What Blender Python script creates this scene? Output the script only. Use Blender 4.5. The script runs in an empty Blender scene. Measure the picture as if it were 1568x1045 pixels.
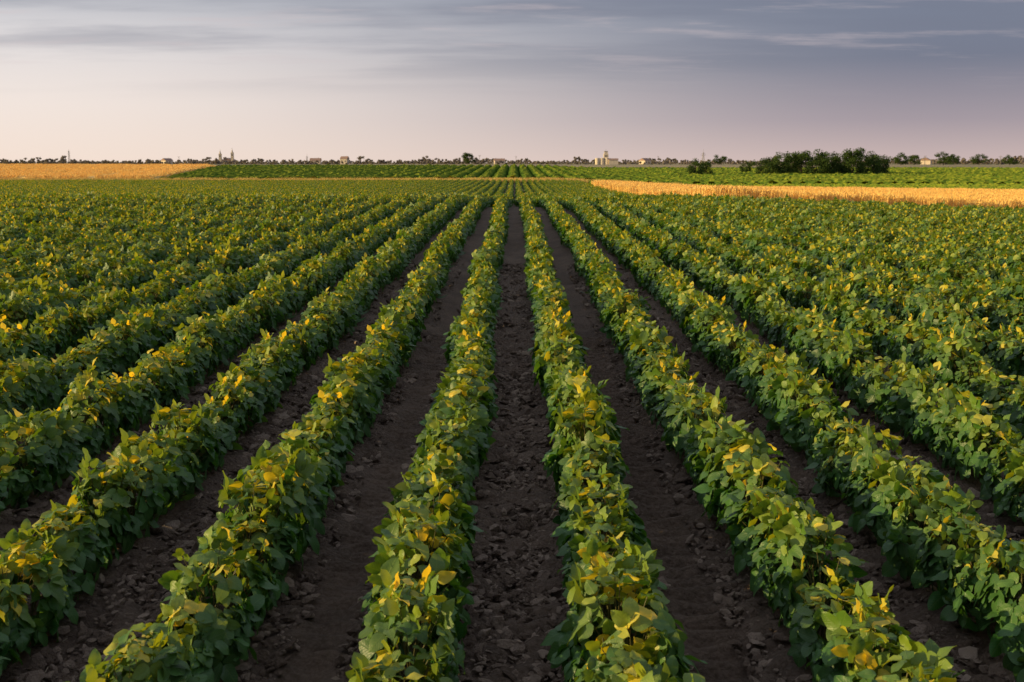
import bpy, math, bmesh, numpy as np
from mathutils import Vector, Matrix
rng = np.random.default_rng(11)
scene = bpy.context.scene
F = 1742.0   # focal length in px of a 1568 px wide frame (40 mm)
CAMZ = 1.74

# ------------------------------------------------------------------ utils
def lin(r,g,b):
    f=lambda c:(c/255/12.92) if c/255<=0.04045 else ((c/255+0.055)/1.055)**2.4
    return (f(r),f(g),f(b),1)
def vnoise(x,y,seed=0):
    xi=np.floor(x).astype(np.int64); yi=np.floor(y).astype(np.int64)
    fx=x-xi; fy=y-yi; fx=fx*fx*(3-2*fx); fy=fy*fy*(3-2*fy)
    def h(a,b):
        n=(a*374761393+b*668265263+seed*1442695041)&0x7fffffff
        n=((n^(n>>13))*1274126177)&0x7fffffff
        n=n^(n>>16)
        return (n%100003)/100003.0
    return (h(xi,yi)*(1-fx)+h(xi+1,yi)*fx)*(1-fy)+(h(xi,yi+1)*(1-fx)+h(xi+1,yi+1)*fx)*fy
def sstep(a,b,x):
    t=np.clip((x-a)/(b-a),0,1); return t*t*(3-2*t)
YK=[0,10,22,33,41,50,62,80,112,140,152,205,262,600,1200,8000]
HK=[0,.09,.22,.34,.18,-.16,-.46,-.58,-.70,-.66,-.56,.12,.70,.74,.70,.70]
DK=[0,0,-.19,-.43,-.62,-.60,-.52,-.52,-.56,-.62,-.66,-.72,-.55,-.3,0,0]
def terrain(x,y):
    x=np.asarray(x,float); y=np.asarray(y,float)
    h=np.interp(y,YK,HK)
    d=np.interp(y,YK,DK)*sstep(4,20,x)
    return h+d+0.10*(vnoise(x/23+9,y/31+4,5)-.5)*sstep(25,80,y)

class MB:
    def __init__(s): s.v=[];s.f=[];s.n=0;s.uv=[];s.c=[];s.m=[]
    def add(s,V,Fc,col=None,uv=None,mat=0):
        V=np.asarray(V,float).reshape(-1,3)
        s.v.append(V); 
        s.f.extend([tuple(int(i)+s.n for i in f) for f in Fc])
        s.m.extend([mat]*len(Fc))
        s.c.append(np.zeros((len(V),3)) if col is None else np.broadcast_to(np.asarray(col,float),(len(V),3)))
        s.uv.append(np.zeros((len(V),2))+.5 if uv is None else uv)
        s.n+=len(V)
    def tube(s,p0,p1,r0,r1,n=5,col=None,mat=0,cap=False):
        p0=np.array(p0,float);p1=np.array(p1,float);d=p1-p0;d/=np.linalg.norm(d)+1e-9
        a=np.cross(d,[0,0,1] if abs(d[2])<.9 else [1,0,0]);a/=np.linalg.norm(a);b=np.cross(d,a)
        an=np.arange(n)*2*math.pi/n
        ring=np.cos(an)[:,None]*a+np.sin(an)[:,None]*b
        V=np.vstack([p0+ring*r0,p1+ring*r1])
        Fc=[(i,(i+1)%n,n+(i+1)%n,n+i) for i in range(n)]
        if cap: Fc+= [tuple(range(n,2*n))]
        s.add(V,Fc,col,None,mat)
    def box(s,c,d,mat=0):
        c=np.array(c);d=np.array(d)/2
        V=[c+d*np.array(k) for k in [(-1,-1,-1),(1,-1,-1),(1,1,-1),(-1,1,-1),(-1,-1,1),(1,-1,1),(1,1,1),(-1,1,1)]]
        s.add(V,[(0,3,2,1),(4,5,6,7),(0,1,5,4),(1,2,6,5),(2,3,7,6),(3,0,4,7)],mat=mat)
    def gable(s,c,w,d,h,mat=0,ov=.3):   # ridge along x
        x,y,z=c; w=w/2+ov;d=d/2+ov
        V=[(x-w,y-d,z),(x+w,y-d,z),(x+w,y+d,z),(x-w,y+d,z),(x-w,y,z+h),(x+w,y,z+h)]
        s.add(V,[(0,1,5,4),(2,3,4,5),(0,4,3),(1,2,5),(0,3,2,1)],mat=mat)
    def mesh(s,name,mats,smooth=False,data=True):
        me=bpy.data.meshes.new(name)
        V=np.vstack(s.v)
        me.from_pydata(V.tolist(),[],s.f)
        if data:
            C=np.ones((len(V),4));C[:,:3]=np.vstack(s.c)
            a=me.color_attributes.new('leafdata','FLOAT_COLOR','POINT'); a.data.foreach_set('color',C.ravel())
            UV=np.vstack(s.uv); l=me.uv_layers.new(name='UVMap')
            idx=np.zeros(len(me.loops),dtype=np.int32); me.loops.foreach_get('vertex_index',idx)
            l.data.foreach_set('uv',UV[idx].ravel())
        for m in mats: me.materials.append(m)
        me.polygons.foreach_set('material_index',np.array(s.m,dtype=np.int32))
        if smooth: me.polygons.foreach_set('use_smooth',np.ones(len(s.f),dtype=bool))
        me.update(); return me
def obj(name,me,loc=(0,0,0),coll=None,parent=None):
    o=bpy.data.objects.new(name,me); o.location=loc
    (coll or scene.collection).objects.link(o)
    if parent: o.parent=parent
    return o

# ------------------------------------------------------------------ materials
def newmat(name):
    m=bpy.data.materials.new(name); m.use_nodes=True
    nt=m.node_tree; nt.nodes.clear()
    out=nt.nodes.new('ShaderNodeOutputMaterial')
    return m,nt,out
def N(nt,t,**k):
    n=nt.nodes.new(t)
    for a,b in k.items(): setattr(n,a,b)
    return n
def L(nt,a,b): nt.links.new(a,b)
def mixc(nt,fac,a,b,blend='MIX'):
    n=N(nt,'ShaderNodeMix',data_type='RGBA',blend_type=blend)
    for s,v in ((n.inputs[0],fac),(n.inputs[6],a),(n.inputs[7],b)):
        if hasattr(v,'links'): L(nt,v,s)
        else: s.default_value=v
    return n.outputs[2]
def math_(nt,op,a,b=None,c=None,clamp=False):
    n=N(nt,'ShaderNodeMath',operation=op); n.use_clamp=clamp
    for i,v in enumerate((a,b,c)):
        if v is None: continue
        if hasattr(v,'links'): L(nt,v,n.inputs[i])
        else: n.inputs[i].default_value=v
    return n.outputs[0]
def maprange(nt,v,a,b,c=0,d=1,smooth=True):
    n=N(nt,'ShaderNodeMapRange'); n.interpolation_type='SMOOTHSTEP' if smooth else 'LINEAR'
    L(nt,v,n.inputs[0])
    for i,k in enumerate((a,b,c,d)): n.inputs[i+1].default_value=k
    return n.outputs[0]
def noise(nt,vec,scale,detail=4,rough=.6):
    n=N(nt,'ShaderNodeTexNoise'); n.inputs['Scale'].default_value=scale
    n.inputs['Detail'].default_value=detail; n.inputs['Roughness'].default_value=rough
    if vec is not None: L(nt,vec,n.inputs['Vector'])
    return n.outputs['Fac']

def leaf_material(name,dark,mid,fresh_sunlit,young_sunlit,trans=.32,veins=True,spec=.4,rough=.44):
    m,nt,out=newmat(name)
    at=N(nt,'ShaderNodeAttribute',attribute_name='leafdata')
    sp=N(nt,'ShaderNodeSeparateColor'); L(nt,at.outputs['Color'],sp.inputs[0])
    oi=N(nt,'ShaderNodeObjectInfo')
    r=math_(nt,'ADD',sp.outputs[0],math_(nt,'MULTIPLY',math_(nt,'SUBTRACT',oi.outputs['Random'],.5),.4),clamp=True)
    c=mixc(nt,r,dark,mid)
    c=mixc(nt,maprange(nt,sp.outputs[1],0,.5,0,1,False),c,fresh_sunlit)
    c=mixc(nt,maprange(nt,sp.outputs[1],.5,1,0,1,False),c,young_sunlit)
    if veins:
        uv=N(nt,'ShaderNodeUVMap'); s2=N(nt,'ShaderNodeSeparateXYZ'); L(nt,uv.outputs[0],s2.inputs[0])
        a=math_(nt,'ABSOLUTE',math_(nt,'SUBTRACT',s2.outputs[0],.5))
        mid_=maprange(nt,a,.0,.035,1,0)
        k=math_(nt,'FRACT',math_(nt,'SUBTRACT',math_(nt,'MULTIPLY',s2.outputs[1],7),math_(nt,'MULTIPLY',a,5)))
        sv=maprange(nt,math_(nt,'ABSOLUTE',math_(nt,'SUBTRACT',k,.5)),0,.14,.6,0)
        v=math_(nt,'MAXIMUM',mid_,sv)
        c=mixc(nt,math_(nt,'MULTIPLY',v,.3),c,mixc(nt,.5,c,(.40,.50,.14,1)))
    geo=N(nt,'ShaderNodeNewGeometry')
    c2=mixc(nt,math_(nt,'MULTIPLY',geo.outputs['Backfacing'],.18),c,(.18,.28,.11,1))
    c2=mixc(nt,sp.outputs[2],c2,(.16,.16,.07,1))
    p=N(nt,'ShaderNodeBsdfPrincipled'); L(nt,c2,p.inputs['Base Color'])
    p.inputs['Roughness'].default_value=rough; p.inputs['Specular IOR Level'].default_value=spec
    if veins:
        nz=noise(nt,uv.outputs[0],5,2)
        bp=N(nt,'ShaderNodeBump'); bp.inputs['Strength'].default_value=.4; bp.inputs['Distance'].default_value=.004
        L(nt,math_(nt,'ADD',math_(nt,'MULTIPLY',v,-.6),nz),bp.inputs['Height']); L(nt,bp.outputs[0],p.inputs['Normal'])
    tr=N(nt,'ShaderNodeBsdfTranslucent')
    L(nt,mixc(nt,1,c2,(2.2,1.6,.4,1),'MULTIPLY'),tr.inputs[0])
    ms=N(nt,'ShaderNodeMixShader'); ms.inputs[0].default_value=trans
    L(nt,p.outputs[0],ms.inputs[1]);L(nt,tr.outputs[0],ms.inputs[2]);L(nt,ms.outputs[0],out.inputs[0])
    return m
M_soy=leaf_material('soybean_leaf',(.018,.088,.020,1),(.050,.180,.030,1),(.26,.36,.030,1),(.95,.74,.07,1),trans=.34,spec=.5,rough=.42)  # bright green and yellow: young crown leaves with sunlight painted into the colour
M_soyfar=leaf_material('soybean_canopy_far',(.040,.10,.015,1),(.13,.21,.03,1),(.29,.33,.035,1),(.42,.38,.05,1),trans=.1,veins=False,spec=0,rough=1)
M_tree=leaf_material('tree_foliage',(.018,.045,.014,1),(.045,.085,.02,1),(.07,.11,.025,1),(.09,.12,.03,1),trans=.2,veins=False,spec=.1,rough=.8)
M_dist=leaf_material('hazy_distant_foliage',(.17,.15,.15,1),(.24,.21,.20,1),(.28,.24,.21,1),(.32,.27,.23,1),trans=.1,veins=False,spec=0,rough=1)  # pale grey-brown: distance haze painted into the foliage colour

def simple(name,col,rough=.8,nscale=None,col2=None,detail=5,bump=0):
    m,nt,out=newmat(name)
    p=N(nt,'ShaderNodeBsdfPrincipled'); p.inputs['Roughness'].default_value=rough
    p.inputs['Specular IOR Level'].default_value=.25
    if nscale:
        tc=N(nt,'ShaderNodeTexCoord'); nz=noise(nt,tc.outputs['Object'],nscale,detail)
        L(nt,mixc(nt,maprange(nt,nz,.3,.7),col,col2),p.inputs['Base Color'])
        if bump:
            b=N(nt,'ShaderNodeBump'); b.inputs['Strength'].default_value=1; b.inputs['Distance'].default_value=bump
            L(nt,nz,b.inputs['Height']); L(nt,b.outputs[0],p.inputs['Normal'])
    else: p.inputs['Base Color'].default_value=col
    L(nt,p.outputs[0],out.inputs[0]); return m
M_wheat=simple('ripe_wheat',(.92,.52,.13,1),.7,9,(.97,.72,.26,1))
M_wheatfar=simple('ripe_wheat_far',(.93,.58,.17,1),.9,.35,(.97,.70,.26,1),8,.0)
M_dry=simple('dry_grass',(.82,.56,.18,1),.8,2,(.5,.42,.12,1))
M_bark=simple('bark',(.06,.045,.035,1),.9,8,(.03,.025,.02,1))
M_wall=simple('pale_plaster',(.78,.67,.52,1),.8,.6,(.68,.56,.44,1))
M_roof=simple('clay_roof_tiles',(.40,.25,.20,1),.8,1.2,(.32,.22,.18,1))
M_glass=simple('dark_window',(.08,.08,.085,1),.2)
M_conc=simple('concrete_silo',(.78,.67,.52,1),.8,.5,(.68,.58,.46,1))
M_metal=simple('galvanised_steel',(.32,.30,.31,1),.5)
M_spire=simple('church_spire_sheet',(.58,.5,.42,1),.6)
M_wood=simple('weathered_pole_wood',(.26,.23,.2,1),.9)

# soil
def soil_material(clod=False):
    m,nt,out=newmat('soil_clod' if clod else 'tilled_soil_ground')
    tc=N(nt,'ShaderNodeTexCoord'); v=tc.outputs['Object']
    oi=N(nt,'ShaderNodeObjectInfo')
    n1=noise(nt,v,4 if clod else 2.2,6,.65)
    c=mixc(nt,maprange(nt,n1,.3,.7),(.110,.073,.050,1),(.225,.155,.110,1))
    p=N(nt,'ShaderNodeBsdfPrincipled'); p.inputs['Roughness'].default_value=.8; p.inputs['Specular IOR Level'].default_value=.3
    b=N(nt,'ShaderNodeBump')
    if clod:
        c=mixc(nt,math_(nt,'POWER',oi.outputs['Random'],1.6),c,(.58,.44,.34,1))
        n2=noise(nt,v,3,5,.7); b.inputs['Strength'].default_value=.7; b.inputs['Distance'].default_value=.25
        L(nt,n2,b.inputs['Height'])
    else:
        n2=noise(nt,v,45,6,.75)
        vo=N(nt,'ShaderNodeTexVoronoi'); vo.inputs['Scale'].default_value=38; L(nt,v,vo.inputs['Vector'])
        vo.feature='F1'
        hh=math_(nt,'ADD',math_(nt,'MULTIPLY',n2,1.2),math_(nt,'MULTIPLY',vo.outputs['Distance'],-.8))
        c=mixc(nt,maprange(nt,n2,.35,.75,0,.6),c,(.34,.25,.185,1))
        b.inputs['Strength'].default_value=1; b.inputs['Distance'].default_value=.035
        L(nt,hh,b.inputs['Height'])
        s=N(nt,'ShaderNodeSeparateXYZ'); L(nt,v,s.inputs[0])
        far=maprange(nt,s.outputs[1],262,270)
        mp=N(nt,'ShaderNodeMapping'); mp.inputs['Scale'].default_value=(.004,.012,1); L(nt,v,mp.inputs[0])
        vf=N(nt,'ShaderNodeTexVoronoi'); vf.inputs['Scale'].default_value=1.0; L(nt,mp.outputs[0],vf.inputs['Vector'])
        sc=N(nt,'ShaderNodeSeparateColor'); L(nt,vf.outputs['Color'],sc.inputs[0])
        fc=mixc(nt,maprange(nt,sc.outputs[0],.35,.75),(.15,.16,.08,1),(.38,.30,.17,1))
        c=mixc(nt,far,c,fc)
    L(nt,c,p.inputs['Base Color']); L(nt,b.outputs[0],p.inputs['Normal'])
    L(nt,p.outputs[0],out.inputs[0]); return m
M_soil=soil_material(); M_clod=soil_material(True)
M_straw=simple('straw_residue',(.5,.42,.3,1),.8,6,(.32,.26,.18,1))

# ------------------------------------------------------------------ ground sheet
ys=np.concatenate([np.arange(-6,1.5,.25),np.arange(1.5,11,.02),np.geomspace(11,8000,230)])
xh=np.concatenate([np.arange(0,4.2,.024),np.geomspace(4.2,6000,110)])
xs=np.concatenate([-xh[:0:-1],xh])
X,Y=np.meshgrid(xs,ys)
Z=terrain(X,np.maximum(Y,0))
near=1-sstep(14,40,np.hypot(X,Y))
ridge=.03*np.cos((X-.35)*2*np.pi/.7)
fb=.040*(vnoise(X/.16,Y/.16,1)-.5)+.045*(vnoise(X/.075,Y/.075,2)-.5)+.034*(vnoise(X/.04,Y/.04,3)-.5)
trk=np.exp(-((X-.72)/.13)**2)+.6*np.exp(-((X+.70)/.10)**2)+.5*np.exp(-((X-2.12)/.11)**2)
tread=.022*np.sin(Y*2*np.pi/.13+3*np.abs(X-.72)+1.5*vnoise(X*3,Y*1.5,9))*trk
Z=Z+near*(ridge+fb*(1-.6*np.clip(trk,0,1))+tread-.02*trk)
nx,ny=len(xs),len(ys)
V=np.stack([X.ravel(),Y.ravel(),Z.ravel()],1)
ii=(np.arange(ny-1)[:,None]*nx+np.arange(nx-1)[None,:]).ravel()
Fc=np.stack([ii,ii+1,ii+nx+1,ii+nx],1)
me=bpy.data.meshes.new('ground')
me.vertices.add(len(V)); me.vertices.foreach_set('co',V.ravel())
me.loops.add(Fc.size); me.loops.foreach_set('vertex_index',Fc.ravel().astype(np.int32))
me.polygons.add(len(Fc)); me.polygons.foreach_set('loop_start',np.arange(0,Fc.size,4,dtype=np.int32))
me.polygons.foreach_set('use_smooth',np.ones(len(Fc),dtype=bool))
me.update(calc_edges=True); me.validate(); me.materials.append(M_soil)
obj('ground',me)

# ------------------------------------------------------------------ instancing
def inst_tree(coll):
    g=bpy.data.node_groups.new('scatter_'+coll.name,'GeometryNodeTree')
    g.interface.new_socket('Geometry',in_out='INPUT',socket_type='NodeSocketGeometry')
    g.interface.new_socket('Geometry',in_out='OUTPUT',socket_type='NodeSocketGeometry')
    i=g.nodes.new('NodeGroupInput');o=g.nodes.new('NodeGroupOutput')
    ci=g.nodes.new('GeometryNodeCollectionInfo'); ci.inputs['Collection'].default_value=coll
    ci.inputs['Separate Children'].default_value=True; ci.inputs['Reset Children'].default_value=True
    ip=g.nodes.new('GeometryNodeInstanceOnPoints'); ip.inputs['Pick Instance'].default_value=True
    def na(n,t):
        a=g.nodes.new('GeometryNodeInputNamedAttribute'); a.data_type=t; a.inputs['Name'].default_value=n
        return [s for s in a.outputs if s.enabled and s.name=='Attribute'][0]
    e=g.nodes.new('FunctionNodeEulerToRotation')
    g.links.new(i.outputs[0],ip.inputs['Points']); g.links.new(ci.outputs[0],ip.inputs['Instance'])
    g.links.new(na('idx','INT'),ip.inputs['Instance Index'])
    g.links.new(na('rot','FLOAT_VECTOR'),e.inputs[0]); g.links.new(e.outputs[0],ip.inputs['Rotation'])
    g.links.new(na('scl','FLOAT_VECTOR'),ip.inputs['Scale'])
    g.links.new(ip.outputs[0],o.inputs[0])
    return g
def scatter(name,tree,P,idx,rot,scl,parent=None):
    me=bpy.data.meshes.new(name); me.from_pydata(np.asarray(P).tolist(),[],[])
    a=me.attributes.new('idx','INT','POINT'); a.data.foreach_set('value',np.asarray(idx,dtype=np.int32))
    a=me.attributes.new('rot','FLOAT_VECTOR','POINT'); a.data.foreach_set('vector',np.asarray(rot,float).ravel())
    a=me.attributes.new('scl','FLOAT_VECTOR','POINT'); a.data.foreach_set('vector',np.asarray(scl,float).ravel())
    o=obj(name,me,parent=parent); md=o.modifiers.new('scatter','NODES'); md.node_group=tree
    return o

# ------------------------------------------------------------------ soybean foliage
def norm(a): return a/(np.linalg.norm(a,axis=-1,keepdims=True)+1e-9)
def leaflets(mb,P,Fd,Nn,Ln,Wd,curl,fold,rnd,young_sunlit,res):
    if res=='hi':
        t=np.array([0,.12,.3,.5,.7,.87,1.]); s=np.array([-1,-.5,0,.5,1.])
    elif res=='mid':
        t=np.array([0,.25,.55,.82,1.]); s=np.array([-1,0,1.])
    else:
        t=np.array([0,.45,1.]); s=np.array([-1,0,1.])
    w=np.interp(t,[0,.12,.3,.5,.7,.87,1],[.12,.74,1,.96,.74,.42,.015])
    T,S=np.meshgrid(t,s,indexing='ij'); Wt=np.repeat(w[:,None],len(s),1)
    Sd=np.cross(Nn,Fd)
    n=len(P); k=T.size
    T=T.ravel();S=S.ravel();Wt=Wt.ravel()
    ph=rng.uniform(0,6.28,(n,1))
    side=S*Wt*Wd[:,None]/2
    up=fold[:,None]*np.abs(side)-curl[:,None]*(T**2)*Ln[:,None]+.0035*np.sin(T*9+ph+S*1.5)*np.abs(S)-.10*(S**2)*Wd[:,None]*Wt
    fw=T*Ln[:,None]*(1-.25*curl[:,None]*T)
    V=P[:,None]+Fd[:,None]*fw[...,None]+Sd[:,None]*side[...,None]+Nn[:,None]*up[...,None]
    ns=len(s); base=[(i*ns+j,i*ns+j+1,(i+1)*ns+j+1,(i+1)*ns+j) for i in range(len(t)-1) for j in range(ns-1)]
    base=np.array(base); Fc=(base[None]+ (np.arange(n)*k)[:,None,None]).reshape(-1,4)
    col=np.zeros((n,k,3)); col[...,0]=rnd[:,None]; col[...,1]=young_sunlit[:,None]
    uv=np.zeros((n,k,2)); uv[...,0]=(S*.5*Wt+.5); uv[...,1]=T
    mb.add(V.reshape(-1,3),Fc,col.reshape(-1,3),uv.reshape(-1,2))

def soy_clump(length,ntri,res,scale=1.0,seed=0,py=.25):
    mb=MB()
    hy=length/2
    ns=max(2,int(length/.06)) if res!='lo' else 0
    for i in range(ns):
        x=rng.normal(0,.015); y=-hy+length*(i+.5)/ns
        tip=(x+rng.normal(0,.03),y+rng.normal(0,.02),.27)
        mb.tube((x,y,-.03),tip,.004,.0025,4,col=(0,0,1))
    ph=rng.uniform(-1,1,ntri); ph=np.sign(ph)*np.abs(ph)**.85*math.radians(120)
    y=rng.uniform(-hy,hy,ntri)
    depth=np.where(rng.random(ntri)<.72,rng.uniform(.84,1.1,ntri),rng.uniform(.5,.84,ntri))
    Rx,Rz,z0=.122,.172,.172
    if res=='mid': Rx=.112
    C=np.stack([Rx*depth*np.sin(ph),y,z0+Rz*depth*np.cos(ph)],1)
    C[:,2]+=.03*np.sin(y*2*math.pi/max(length,.3)+seed)*np.clip(np.cos(ph),0,1)
    top=np.clip(np.cos(ph),0,1)
    out=np.stack([np.sin(ph),rng.normal(0,.25,ntri),np.cos(ph)],1)
    Nn=norm(out*.9+np.array([0,0,.42])+rng.normal(0,.28,(ntri,3)))
    up=(rng.random(ntri)<.42)&(top>.55)
    az=rng.uniform(0,6.28,ntri)
    Nup=norm(np.stack([np.cos(az),np.sin(az),rng.uniform(-.1,.6,ntri)],1))
    Nn=np.where(up[:,None],Nup,Nn)
    hd=rng.uniform(0,6.28,ntri)
    Fd=np.stack([np.sin(ph)*.9+np.cos(hd)*.6*(.3+top),np.sin(hd)*.7,-1.0*np.abs(np.sin(ph))+0*hd],1)
    Fd=np.where(up[:,None],np.stack([np.cos(hd)*.35,np.sin(hd)*.35,np.ones(ntri)],1),Fd)
    Fd=norm(Fd-Nn*(Fd*Nn).sum(1,keepdims=True)); Sd=np.cross(Nn,Fd)
    rnd=rng.random(ntri)
    base=np.clip((top-.3)/.6,0,1)*(.04+.44*rng.random(ntri))  # leaves near the crown get a brighter tone, sunlight put into their colour
    sz=(rng.uniform(.050,.090,ntri))*(1-.22*top)*scale
    if res!='lo':
        for i in range(ntri):
            if i%2==0:
                b=C[i]*np.array([.25,1,.6]); b[1]=C[i,1]+rng.normal(0,.02)
                mb.tube(b,C[i],.0022,.0014,3,col=(0,0,1))
    for k,(ang,ls) in enumerate(((0,1.08),(1.15,.95),(-1.15,.95))):
        a=ang+rng.normal(0,.12,ntri)
        f=Fd*np.cos(a)[:,None]+Sd*np.sin(a)[:,None]
        n2=norm(Nn+rng.normal(0,.26,(ntri,3))+Sd*(-.25*np.sign(ang)))
        f=norm(f-n2*(f*n2).sum(1,keepdims=True))
        off=(.016 if k==0 else .003)
        yl=np.where((rng.random(ntri)<py*np.clip((top-.5)*2.4,0,1)),rng.uniform(.45,.95,ntri),base*rng.uniform(.6,1.25,ntri))  # scattered yellow crown leaflets: young growth plus painted sunlit highlights
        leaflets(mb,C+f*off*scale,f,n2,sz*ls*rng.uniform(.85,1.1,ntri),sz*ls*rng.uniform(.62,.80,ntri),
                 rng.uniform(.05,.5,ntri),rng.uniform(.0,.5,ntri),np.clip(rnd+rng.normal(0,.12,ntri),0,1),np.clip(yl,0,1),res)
    return mb
soyc=bpy.data.collections.new('soybean_clumps')
def reg(name,mb,mat,coll,smooth=True):
    me=mb.mesh(name,mat,smooth); obj(name,me,coll=coll)
NH,NM,NL=10,8,4
PY=[.10,.34,.22,.40,.14,.28,.24,.36,.10,.26]
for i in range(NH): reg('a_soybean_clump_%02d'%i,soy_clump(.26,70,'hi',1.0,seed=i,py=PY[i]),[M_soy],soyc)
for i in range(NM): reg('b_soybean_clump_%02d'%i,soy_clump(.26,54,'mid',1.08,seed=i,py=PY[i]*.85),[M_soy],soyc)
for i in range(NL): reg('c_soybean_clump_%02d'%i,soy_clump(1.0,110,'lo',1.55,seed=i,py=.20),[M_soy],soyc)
T_soy=inst_tree(soyc)

def far_edge(x): return 112-.72*(x-8)
WY=43.0
rows=np.arange(-101,100)
nrow=0
for r in rows:
    x=.35+.7*r
    y0=max(.9,(abs(x)-5)/.47)
    y1=136.5 if x<7.6 else WY-1
    if y0>=y1: continue
    P=[];I=[];R=[];S=[]
    y=y0
    while y<y1:
        lo=y>42
        step=.93 if lo else .235
        yy=y+rng.normal(0,.015)
        dx=.022*math.sin(y*1.3+r*2.1)+rng.normal(0,.008)+.018*math.sin(y*.37+r)
        xx=x+dx*(.8 if lo else 1)
        P.append((xx,yy,float(terrain(xx,yy))+.012))
        if lo: I.append(NH+NM+rng.integers(NL))
        elif y>11: I.append(NH+rng.integers(NM))
        else: I.append(rng.integers(NH))
        R.append((rng.normal(0,.05),rng.normal(0,.06),(0 if rng.random()<.5 else math.pi)+rng.normal(0,.12)))
        big=1+.09*math.sin(y*2.4+r*1.7)+.06*math.sin(y*5.9+r*3.1)
        sx=big*rng.uniform(.9,1.1); sz=big*rng.uniform(.84,1.16)
        if lo: sx=1.05;sz=rng.uniform(.92,1.08)
        S.append((sx,1.12,sz)); y+=step
    scatter('soybean_row',T_soy,P,I,R,S); nrow+=1
print('rows',nrow)

# ------------------------------------------------------------------ far ridged soybean fields
def ridges(mb,xr,sp,ya,yb,step=.6,h=.42,lo=.08):
    prof=np.array([-.5,-.34,-.12,.12,.34,.5]); ph=np.array([0,.72,1,1,.72,0])
    for x in xr:
        a,b=ya(x),yb(x)
        if b-a<2: continue
        yy=np.arange(a,b,step); n=len(yy)
        px=x+prof[None]*sp*.98+rng.normal(0,.05*sp,(n,6)); 
        px[:,0]=x-.5*sp; px[:,-1]=x+.5*sp
        py=yy[:,None]+rng.normal(0,.1,(n,6))
        pz=terrain(px,py)+.01+(h*ph[None])*(1+rng.normal(0,.16,(n,6)))
        V=np.stack([px,py,pz],-1).reshape(-1,3)
        i=(np.arange(n-1)[:,None]*6+np.arange(5)[None]).ravel()
        Fc=np.stack([i,i+1,i+7,i+6],1)
        col=np.zeros((n,6,3)); col[...,0]=rng.random((n,6))*(ph[None]>.1); col[...,1]=np.clip(rng.random((n,6))**1.5*(ph[None]>.9),0,1)*.75
        mb.add(V,Fc,col.reshape(-1,3))
mb=MB(); ridges(mb,np.arange(-80,125,1.9),1.9,lambda x:max(143,143+(-44-x)*118/22.) ,lambda x:262,.8,.6)
obj('distant_soybean_field',mb.mesh('distant_soybean_field',[M_soyfar]))
mb=MB(); ridges(mb,np.arange(9.2,95,.9),.9,lambda x:max(far_edge(x),WY+2)+2.5,lambda x:142,.6,.45)
obj('soybean_field_behind_wheat',mb.mesh('soybean_field_behind_wheat',[M_soyfar]))

# dry grass verge (strip between the fields)
gm=MB()
for i in range(260):
    x,y=rng.uniform(-.5,.5,2); h=rng.uniform(.2,.6); a=rng.uniform(0,3.14); w=.02
    l=rng.normal(0,.1,2)
    gm.add([(x-w*math.cos(a),y-w*math.sin(a),0),(x+w*math.cos(a),y+w*math.sin(a),0),(x+l[0],y+l[1],h)],[(0,1,2)])
gc=bpy.data.collections.new('dry_grass_tufts'); reg('dry_grass_tuft',gm,[M_dry],gc,False)
T_grass=inst_tree(gc)
P=[(x,y,float(terrain(x,y))) for x in np.arange(-90,20,.9) for y in (137,138,139,140,141,142)]
P=[(p[0]+rng.normal(0,.2),p[1],p[2]) for p in P]
n=len(P)
scatter('dry_grass_verge',T_grass,P,np.zeros(n),np.stack([np.zeros(n),np.zeros(n),rng.uniform(0,6,n)],1),np.ones((n,3))*rng.uniform(.8,1.3,(n,1)))

# ------------------------------------------------------------------ wheat
wc=bpy.data.collections.new('wheat_tufts')
for k in range(3):
    m_=MB()
    for i in range(380):
        x,y=rng.uniform(-.55,.55,2); h=rng.normal(.80,.05); a=rng.uniform(0,3.14); w=.006
        l=rng.normal(0,.05,2)
        c,s=math.cos(a),math.sin(a)
        tx,ty=x+l[0],y+l[1]
        m_.add([(x-w*c,y-w*s,.05),(x+w*c,y+w*s,.05),(tx+w*c,ty+w*s,h-.1),(tx-w*c,ty-w*s,h-.1)],[(0,1,2,3)])
        w=.014; hx,hy=tx+l[0]*.8,ty+l[1]*.8
        m_.add([(tx,ty,h-.12),(tx+w*c,ty+w*s,h-.06),(hx,hy,h+.02),(tx-w*c,ty-w*s,h-.06)],[(0,1,2,3)])
    reg('wheat_tuft_%d'%k,m_,[M_wheat],wc,False)
T_wheat=inst_tree(wc)
field=bpy.data.objects.new('wheat_field',None); scene.collection.objects.link(field)
WX=8.0
m_=MB(); gx=np.arange(WX+.2,62,.5); nv=70
xx=np.repeat(gx[:,None],nv+2,1); vv=np.linspace(0,1,nv)
yb=np.maximum(far_edge(gx),WY+4)
yy=WY+(yb-WY)[:,None]*np.concatenate([[0],vv,[1]])[None]
zz=terrain(xx,yy)+.62+.08*(vnoise(xx*1.1,yy*1.1,8)-.5); zz[:,0]-=.6; zz[:,-1]-=.6
V=np.stack([xx,yy,zz],-1).reshape(-1,3); c_=nv+2
i=(np.arange(len(gx)-1)[:,None]*c_+np.arange(c_-1)[None]).ravel()
m_.add(V,np.stack([i,i+c_,i+c_+1,i+1],1))
n=c_
m_.add(np.vstack([V[:n],V[:n]*[1,1,0]+np.stack([0*V[:n,0],0*V[:n,0],terrain(V[:n,0],V[:n,1])],1)]),[(j,j+1,n+j+1,n+j) for j in range(n-1)])
obj('straw_canopy',m_.mesh('straw_canopy',[M_wheat]),parent=field)
P=[]
for x in np.arange(WX,62,.9):
    for y in np.arange(WY-.2,max(far_edge(x),WY+4),.9): P.append((x+rng.normal(0,.15),y+rng.normal(0,.15),0))
P=np.array(P); P[:,2]=terrain(P[:,0],P[:,1]); n=len(P)
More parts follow.
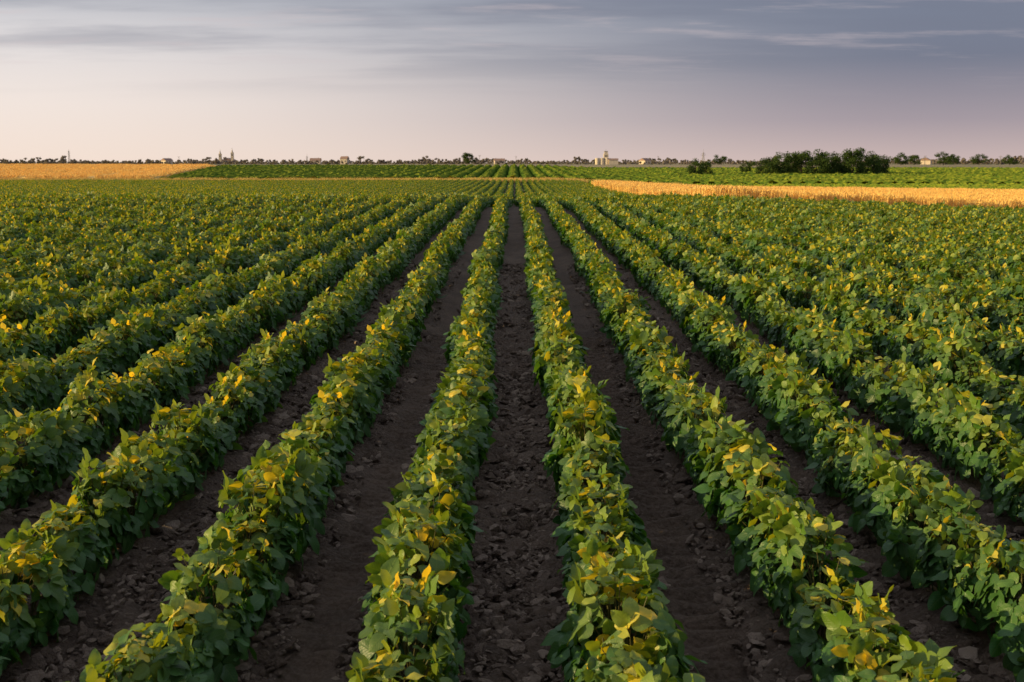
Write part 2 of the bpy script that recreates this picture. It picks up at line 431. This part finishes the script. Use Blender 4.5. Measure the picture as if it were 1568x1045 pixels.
scatter('ears_and_stalks',T_wheat,P,rng.integers(0,3,n),np.stack([np.zeros(n),np.zeros(n),rng.uniform(0,6.28,n)],1),np.ones((n,3))*rng.uniform(.93,1.06,(n,1)),parent=field)
# second wheat field, far left
field2=bpy.data.objects.new('wheat_field',None); scene.collection.objects.link(field2)
m_=MB(); nu,nv=220,120
u=np.linspace(0,1,nu)[:,None];v=np.linspace(0,1,nv)[None]
yy=143.5+v*118+0*u; xr=-45-22*v+0*u; xx=xr-u**1.2*150
zz=terrain(xx,yy)+.62+.06*(vnoise(xx*.8,yy*.8,4)-.5)-.10*(np.abs((xx*.97+yy*.2)%9-4.5)<.4)
zz[:,0]-=.6; zz[0,:]-=.6
V=np.stack([xx,yy,zz],-1).reshape(-1,3)
i=(np.arange(nu-1)[:,None]*nv+np.arange(nv-1)[None]).ravel()
m_.add(V,np.stack([i,i+1,i+nv+1,i+nv],1))
obj('straw_canopy_far',m_.mesh('wheat_field_far',[M_wheatfar]),parent=field2)
P=[]
for y in np.arange(143.5,261,2.2):
    xr_=-45-22*(y-143.5)/118
    for x in np.arange(xr_-85,xr_,2.2):
        if abs((x*.97+y*.2)%9-4.5)<.9: continue
        P.append((x+rng.normal(0,.2),y+rng.normal(0,.2),0))
P=np.array(P); P[:,2]=terrain(P[:,0],P[:,1]); n=len(P)
scatter('ears_and_stalks_far',T_wheat,P,rng.integers(0,3,n),np.stack([np.zeros(n),np.zeros(n),rng.uniform(0,6.28,n)],1),np.stack([np.full(n,2.3),np.full(n,2.3),rng.uniform(.93,1.08,n)],1),parent=field2)

# ------------------------------------------------------------------ clods and residue
cc=bpy.data.collections.new('soil_clod_shapes')
for k in range(7):
    bm=bmesh.new(); bmesh.ops.create_icosphere(bm,subdivisions=2 if k<4 else 1,radius=1)
    sc=rng.uniform(.6,1.3,3); sc[2]=rng.uniform(.2,.5)
    pl=[norm(rng.normal(0,1,3)) for _ in range(8)]
    for vtx in bm.verts:
        p=np.array(vtx.co)
        for q in pl:
            d=p@q
            if d>.6: p=p-q*(d-.6)
        p=p*(1+rng.normal(0,.08))*sc
        vtx.co=p
    me=bpy.data.meshes.new('clod'); bm.to_mesh(me); bm.free(); me.materials.append(M_clod)
    obj('a_clod_%d'%k,me,coll=cc)
m_=MB(); m_.tube((-1,0,0),(0,.1,.05),.06,.05,4); m_.tube((0,.1,.05),(1,-.05,0),.05,.04,4)
obj('b_straw',m_.mesh('straw',[M_straw]),coll=cc)
T_clod=inst_tree(cc)
P=[];S=[];I=[]
for g in range(-7,8):
    x0=.7*g
    for (ya,yb,dn) in ((1.6,5,2300),(5,9,1100),(9,18,330)):
        n=int(dn*(yb-ya)*.5*(.5 if g in(1,-1,3) else 1))
        xg=x0+np.clip(rng.normal(0,.16,n),-.32,.32) if g not in (1,-1,3) else x0+rng.choice([-1,1],n)*rng.uniform(.09,.28,n)
        yg=rng.uniform(ya,yb,n)
        s=np.exp(rng.normal(math.log(.0120),.6,n)); s=np.clip(s,.004,.040)*(1 if ya<5 else 1.25)
        z=terrain(xg,yg)+.03*np.cos((xg-.35)*2*np.pi/.7)+s*.2+rng.uniform(-.004,.006,n)
        P+=list(np.stack([xg,yg,z],1)); S+=list(np.stack([s,s,s],1)*rng.uniform(.8,1.25,(n,3)))
        I+=list(np.where(rng.random(n)<.012,7,rng.integers(0,7,n)))
n=len(P)
scatter('soil_clods',T_clod,P,I,np.stack([rng.normal(0,.4,n),rng.normal(0,.4,n),rng.uniform(0,6.28,n)],1),S)
print('clods',n)

# ------------------------------------------------------------------ trees
def make_tree(mb,o,h,w,nleaf,ls,seed,trunk=True,nclump=16):
    r=np.random.default_rng(abs(int(seed))); o=np.array(o,float)
    if trunk:
        mb.tube(o,o+[0,0,h*.3],h*.03,h*.022,6,mat=1)
        mb.tube(o+[0,0,h*.3],o+[r.normal(0,.03)*h,0,h*.75],h*.022,h*.006,5,mat=1)
    cs=[]
    for i in range(nclump):
        a=r.uniform(0,6.28); z=r.uniform(.16,.92); rad=w/2*math.sqrt(max(.05,1-((z-.45)/.6)**2))*r.uniform(.3,1)
        c=o+[math.cos(a)*rad,math.sin(a)*rad,z*h]; cs.append((c,r.uniform(.13,.24)*h))
        if trunk: mb.tube(o+[0,0,h*max(.12,z*.55)],c,h*.010,h*.003,4,mat=1)
    per=nleaf//nclump
    for c,cr in cs:
        d=norm(r.normal(0,1,(per,3)))*(r.random((per,1))**.5)*cr*np.array([1.1,1.1,.8])
        p=c+d; n=norm(d+r.normal(0,.5,(per,3))*cr); t=norm(np.cross(n,r.normal(0,1,(per,3)))); b=np.cross(n,t)
        s=ls*r.uniform(.6,1.3,(per,1))
        V=np.stack([p-t*s,p-b*s*.6,p+t*s,p+b*s*.6],1).reshape(-1,3)
        Fc=np.arange(per*4).reshape(-1,4)
        col=np.zeros((per,4,3)); col[...,0]=(r.random()*.5+r.random((per,1))*.5); col[...,1]=r.random((per,1))**2*.8
        mb.add(V,Fc,col.reshape(-1,3))
def px(x,z): return (x-788)/F*z
def ground_obj(name,me,x,y,rz=0):
    o=obj(name,me,(x,y,float(terrain(x,y))-.05)); o.rotation_euler[2]=rz; return o
tm=[]
for k in range(5):
    m_=MB(); make_tree(m_,(0,0,0),1*4,1*[4.2,3.4,5,3.8,4.5][k],2600,.13,40+k,nclump=20); tm.append(m_.mesh('tree_mesh_%d'%k,[M_tree,M_bark]))
spec=[(1062,195,.72),(1078,198,.62),(1160,196,.7),(1178,202,.85),(1196,198,.92),(1208,206,.9),(1222,200,1.0),(1238,197,1.02),(1252,204,.95),(1268,199,.92),(1284,203,.9),(1300,197,1.1),(1316,202,.95),(1332,198,.85),(1346,203,.8),(1138,215,.6)]
for k,(xp,z,s) in enumerate(spec):
    s*=1.12
    o=ground_obj('deciduous_tree',tm[k%5],px(xp,z),z,k*1.3); o.scale=(s*.95,s*.95,s)
# distant tree belt: one mass
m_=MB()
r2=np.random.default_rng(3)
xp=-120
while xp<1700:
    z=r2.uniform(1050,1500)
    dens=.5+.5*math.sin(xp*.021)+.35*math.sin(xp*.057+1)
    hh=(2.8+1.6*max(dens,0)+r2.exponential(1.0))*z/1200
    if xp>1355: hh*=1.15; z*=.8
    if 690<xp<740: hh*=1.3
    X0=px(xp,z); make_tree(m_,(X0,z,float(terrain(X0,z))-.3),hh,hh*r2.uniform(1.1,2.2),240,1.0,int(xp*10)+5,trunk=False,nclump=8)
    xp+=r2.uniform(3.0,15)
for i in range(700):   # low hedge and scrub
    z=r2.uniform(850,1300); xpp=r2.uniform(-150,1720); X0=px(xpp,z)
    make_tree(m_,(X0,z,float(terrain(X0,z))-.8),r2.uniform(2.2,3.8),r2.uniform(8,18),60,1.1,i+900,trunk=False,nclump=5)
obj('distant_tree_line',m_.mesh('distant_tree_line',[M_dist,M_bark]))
for k,(xp,z,s) in enumerate([(1372,620,1.7),(1392,640,1.4),(1436,600,1.7),(1452,700,1.4),(1490,650,1.5),(1536,620,1.4),(718,900,2.2),(1100,700,1.5)]):
    o=ground_obj('deciduous_tree',tm[k%5],px(xp,z),z,k); o.scale=(s*1.3,s*1.3,s)

# ------------------------------------------------------------------ village
def house(xp,z,w,d,h,rh,rz=0):
    b=MB(); b.box((0,0,h/2),(w,d,h),0)
    for i in range(int(w//3)):
        x=-w/2+1.6+i*3
        b.box((x,-d/2-.02,h*.55),(1.0,.08,1.2),2)
        b.box((x,d/2+.02,h*.55),(1.0,.08,1.2),2)
    b.box((w/2+.02,0,1),(.08,1,2),2)
    b.gable((0,0,h+.01),w,d,rh,1); b.box((w*.25,d*.15,h+rh*.85),(.6,.6,1.2),0)
    x=px(xp,z); ground_obj('village_house',b.mesh('house',[M_wall,M_roof,M_glass],data=False),x,z,rz)
for a in [(262,1050,8,7,3.2,2,.9),(487,1000,9,7,3.2,2,0),(531,980,6,6,4.4,2.2,-.2),(765,1000,9,7,3,1.8,.1),(985,950,7,7,3,2,.7),(1410,860,8,7,3,2,1.1)]:
    house(*a)
# church with twin towers
ch=bpy.data.objects.new('twin_towered_church',None); scene.collection.objects.link(ch)
cx,cz=px(352,1180),1180; ch.location=(cx,cz,float(terrain(cx,cz)))
b=MB(); b.box((0,12,1.8),(9,24,3.6),0)
V=[(-5,-.5,3.6),(5,-.5,3.6),(5,24.5,3.6),(-5,24.5,3.6),(0,-.5,6),(0,24.5,6)]
b.add(V,[(1,2,5,4),(3,0,4,5),(0,1,4),(2,3,5),(0,3,2,1)],mat=1)
for yy_ in range(4):
    for sx in (-1,1): b.box((sx*4.52,4+yy_*5.2,2.0),(.1,1.2,1.8),2)
b.box((0,-.04,1.4),(2,.1,2.8),2)
obj('nave',b.mesh('nave',[M_wall,M_roof,M_glass],data=False),parent=ch)
for sx,hh in ((-6.2,9.8),(6.2,11)):
    b=MB(); b.box((0,0,hh/2),(2.6,2.6,hh),0); b.box((0,0,hh*.62),(2.9,2.9,.3),0); b.box((0,0,hh+.15),(3.0,3.0,.3),0)
    b.box((0,-1.32,hh-2.0),(.8,.1,1.8),2); b.box((1.32,0,hh-2.0),(.1,.8,1.8),2); b.box((-1.32,0,hh-2.0),(.1,.8,1.8),2)
    b.tube((0,0,hh+.3),(0,0,hh+1.4),1.2,.8,8,mat=1); b.tube((0,0,hh+1.4),(0,0,hh+4),.8,.15,8,mat=1); b.tube((0,0,hh+3.9),(0,0,hh+5),.14,.12,4,mat=1)
    b.box((0,0,hh+4.7),(.7,.12,.12),1)
    obj('bell_tower',b.mesh('bell_tower',[M_wall,M_spire,M_glass],data=False),(sx,0,0),parent=ch)
# grain elevator
ge=bpy.data.objects.new('grain_elevator',None); scene.collection.objects.link(ge)
cz=820; cx=px(926,cz); ge.location=(cx,cz,float(terrain(cx,cz)))
b=MB()
for i in range(3): b.tube((-6+i*3.4-.0,0,0),(-6+i*3.4,0,4.6),1.65,1.65,16,cap=True); 
b.box((5.2,0,1.6),(6.5,6,3.2),0); b.gable((5.2,0,3.21),6.5,6,1.2,1)
obj('silos_and_shed',b.mesh('silos',[M_conc,M_roof],data=False),parent=ge)
b=MB(); b.box((0.2,2.8,3.8),(3.4,3.6,7.6),0); b.box((0.2,2.8,8.4),(2.4,2.6,1.6),0); b.box((0.2,2.8,9.35),(2.8,3,.3),1)
for i in range(3): b.box((0.2,.97,2+i*2),(1.8,.06,.8),2)
b.tube((.2,2.8,9.5),(.2,2.8,11),.12,.08,5,mat=1)
obj('headhouse',b.mesh('headhouse',[M_conc,M_metal,M_glass],data=False),parent=ge)
def lattice(xp,z,h):
    b=MB(); 
    for sx in(-1,1):
        for sy in(-1,1): b.tube((sx*.9,sy*.9,0),(sx*.2,sy*.2,h),.13,.10,4)
    k=8
    for i in range(k):
        z0,z1=h*i/k,h*(i+1)/k; w0=.9-.7*i/k; w1=.9-.7*(i+1)/k
        for s in(-1,1): b.tube((-w0*s,-w0,z0),(w1*s,-w1,z1),.06,.06,3); b.tube((-w0,w0*s,z0),(-w1,-w1*s,z1),.06,.06,3)
    b.box((0,0,h*.8),(3.2,.2,.15)); b.box((0,0,h*.92),(2.2,.2,.15)); b.tube((0,0,h),(0,0,h+2),.10,.06,4)
    x=px(xp,z); ground_obj('lattice_mast',b.mesh('mast',[M_metal],data=False),x,z)
lattice(114,1100,12.5); lattice(1073,700,7.5); lattice(474,1100,7.5)
def pole(xp,z,h):
    b=MB(); b.tube((0,0,0),(0,0,h),.14,.10,6,cap=True); b.box((0,0,h-.4),(1.8,.12,.12)); b.box((0,0,h-1.1),(1.4,.12,.12))
    for s in(-.8,0,.8): b.tube((s,0,h-.34),(s,0,h-.1),.06,.05,5)
    x=px(xp,z); ground_obj('utility_pole',b.mesh('pole',[M_wood],data=False),x,z)
for p in [(655,800,6),(735,800,6.5),(790,820,6),(560,900,6),(1408,620,5.2),(1522,600,5),(1196,640,5.2),(280,900,6),(1005,900,6.5)]: pole(*p)

# ------------------------------------------------------------------ world
S_DIR=Vector((-.93,-.14,.25)).normalized()
elev=math.asin(S_DIR.z); azim=math.atan2(S_DIR.x,S_DIR.y)
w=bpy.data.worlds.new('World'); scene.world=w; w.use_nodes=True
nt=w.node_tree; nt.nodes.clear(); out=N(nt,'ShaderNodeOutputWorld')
tc=N(nt,'ShaderNodeTexCoord'); s=N(nt,'ShaderNodeSeparateXYZ'); L(nt,tc.outputs['Generated'],s.inputs[0])
sk=N(nt,'ShaderNodeTexSky',sky_type='NISHITA'); sk.sun_disc=False; sk.sun_elevation=elev; sk.sun_rotation=azim%(2*math.pi)
bg1=N(nt,'ShaderNodeBackground'); bg1.inputs[1].default_value=.12; L(nt,sk.outputs[0],bg1.inputs[0])
def ramp(stops):
    r=N(nt,'ShaderNodeValToRGB'); e=r.color_ramp.elements
    while len(e)<len(stops): e.new(.5)
    for i,(p,c) in enumerate(stops): e[i].position=p; e[i].color=lin(*c)
    L(nt,s.outputs[2],r.inputs[0]); return r.outputs[0]
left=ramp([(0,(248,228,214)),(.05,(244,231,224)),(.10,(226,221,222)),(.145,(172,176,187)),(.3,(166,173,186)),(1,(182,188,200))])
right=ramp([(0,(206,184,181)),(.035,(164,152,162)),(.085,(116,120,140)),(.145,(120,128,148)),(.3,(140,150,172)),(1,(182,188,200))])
t=maprange(nt,s.outputs[0],-.42,.36)
base=mixc(nt,t,left,right)
den=math_(nt,'ADD',math_(nt,'ABSOLUTE',s.outputs[2]),.06)
cb=N(nt,'ShaderNodeCombineXYZ'); L(nt,math_(nt,'DIVIDE',s.outputs[0],den),cb.inputs[0]); L(nt,math_(nt,'DIVIDE',s.outputs[1],den),cb.inputs[1])
mp=N(nt,'ShaderNodeMapping'); mp.inputs['Scale'].default_value=(.34,.75,1); mp.inputs['Rotation'].default_value=(0,0,.12); mp.inputs['Location'].default_value=(1.3,.4,0); L(nt,cb.outputs[0],mp.inputs[0])
c1=noise(nt,mp.outputs[0],1.0,7,.55)
c2=noise(nt,mp.outputs[0],2.6,6,.6)
vis=maprange(nt,s.outputs[2],.045,.12)
dk=math_(nt,'MULTIPLY',maprange(nt,c1,.42,.62),math_(nt,'MULTIPLY',vis,.55))
base=mixc(nt,dk,base,lin(116,120,139))
lt=math_(nt,'MULTIPLY',maprange(nt,c2,.52,.70),math_(nt,'MULTIPLY',vis,.40))
base=mixc(nt,lt,base,lin(210,194,196))
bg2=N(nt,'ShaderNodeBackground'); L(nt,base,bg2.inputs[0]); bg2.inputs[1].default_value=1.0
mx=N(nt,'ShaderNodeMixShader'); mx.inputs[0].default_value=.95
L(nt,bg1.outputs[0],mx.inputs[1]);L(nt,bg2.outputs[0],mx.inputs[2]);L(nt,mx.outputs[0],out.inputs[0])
sd=bpy.data.lights.new('sun','SUN'); sd.energy=5; sd.angle=math.radians(.5); sd.color=(1,.74,.32)
so=obj('sun',sd); so.rotation_euler=S_DIR.to_track_quat('Z','Y').to_euler()

# ------------------------------------------------------------------ camera
cd=bpy.data.cameras.new('camera'); cd.lens=40; cd.sensor_width=36; cd.clip_start=.05; cd.clip_end=20000
cd.dof.use_dof=True; cd.dof.focus_distance=6.5; cd.dof.aperture_fstop=8
co=obj('camera',cd,(0,0,CAMZ)); co.rotation_euler=(math.radians(90-8.9),0,math.radians(.13))
scene.camera=co
scene.view_settings.view_transform='Standard'; scene.view_settings.look='None'; scene.view_settings.exposure=0
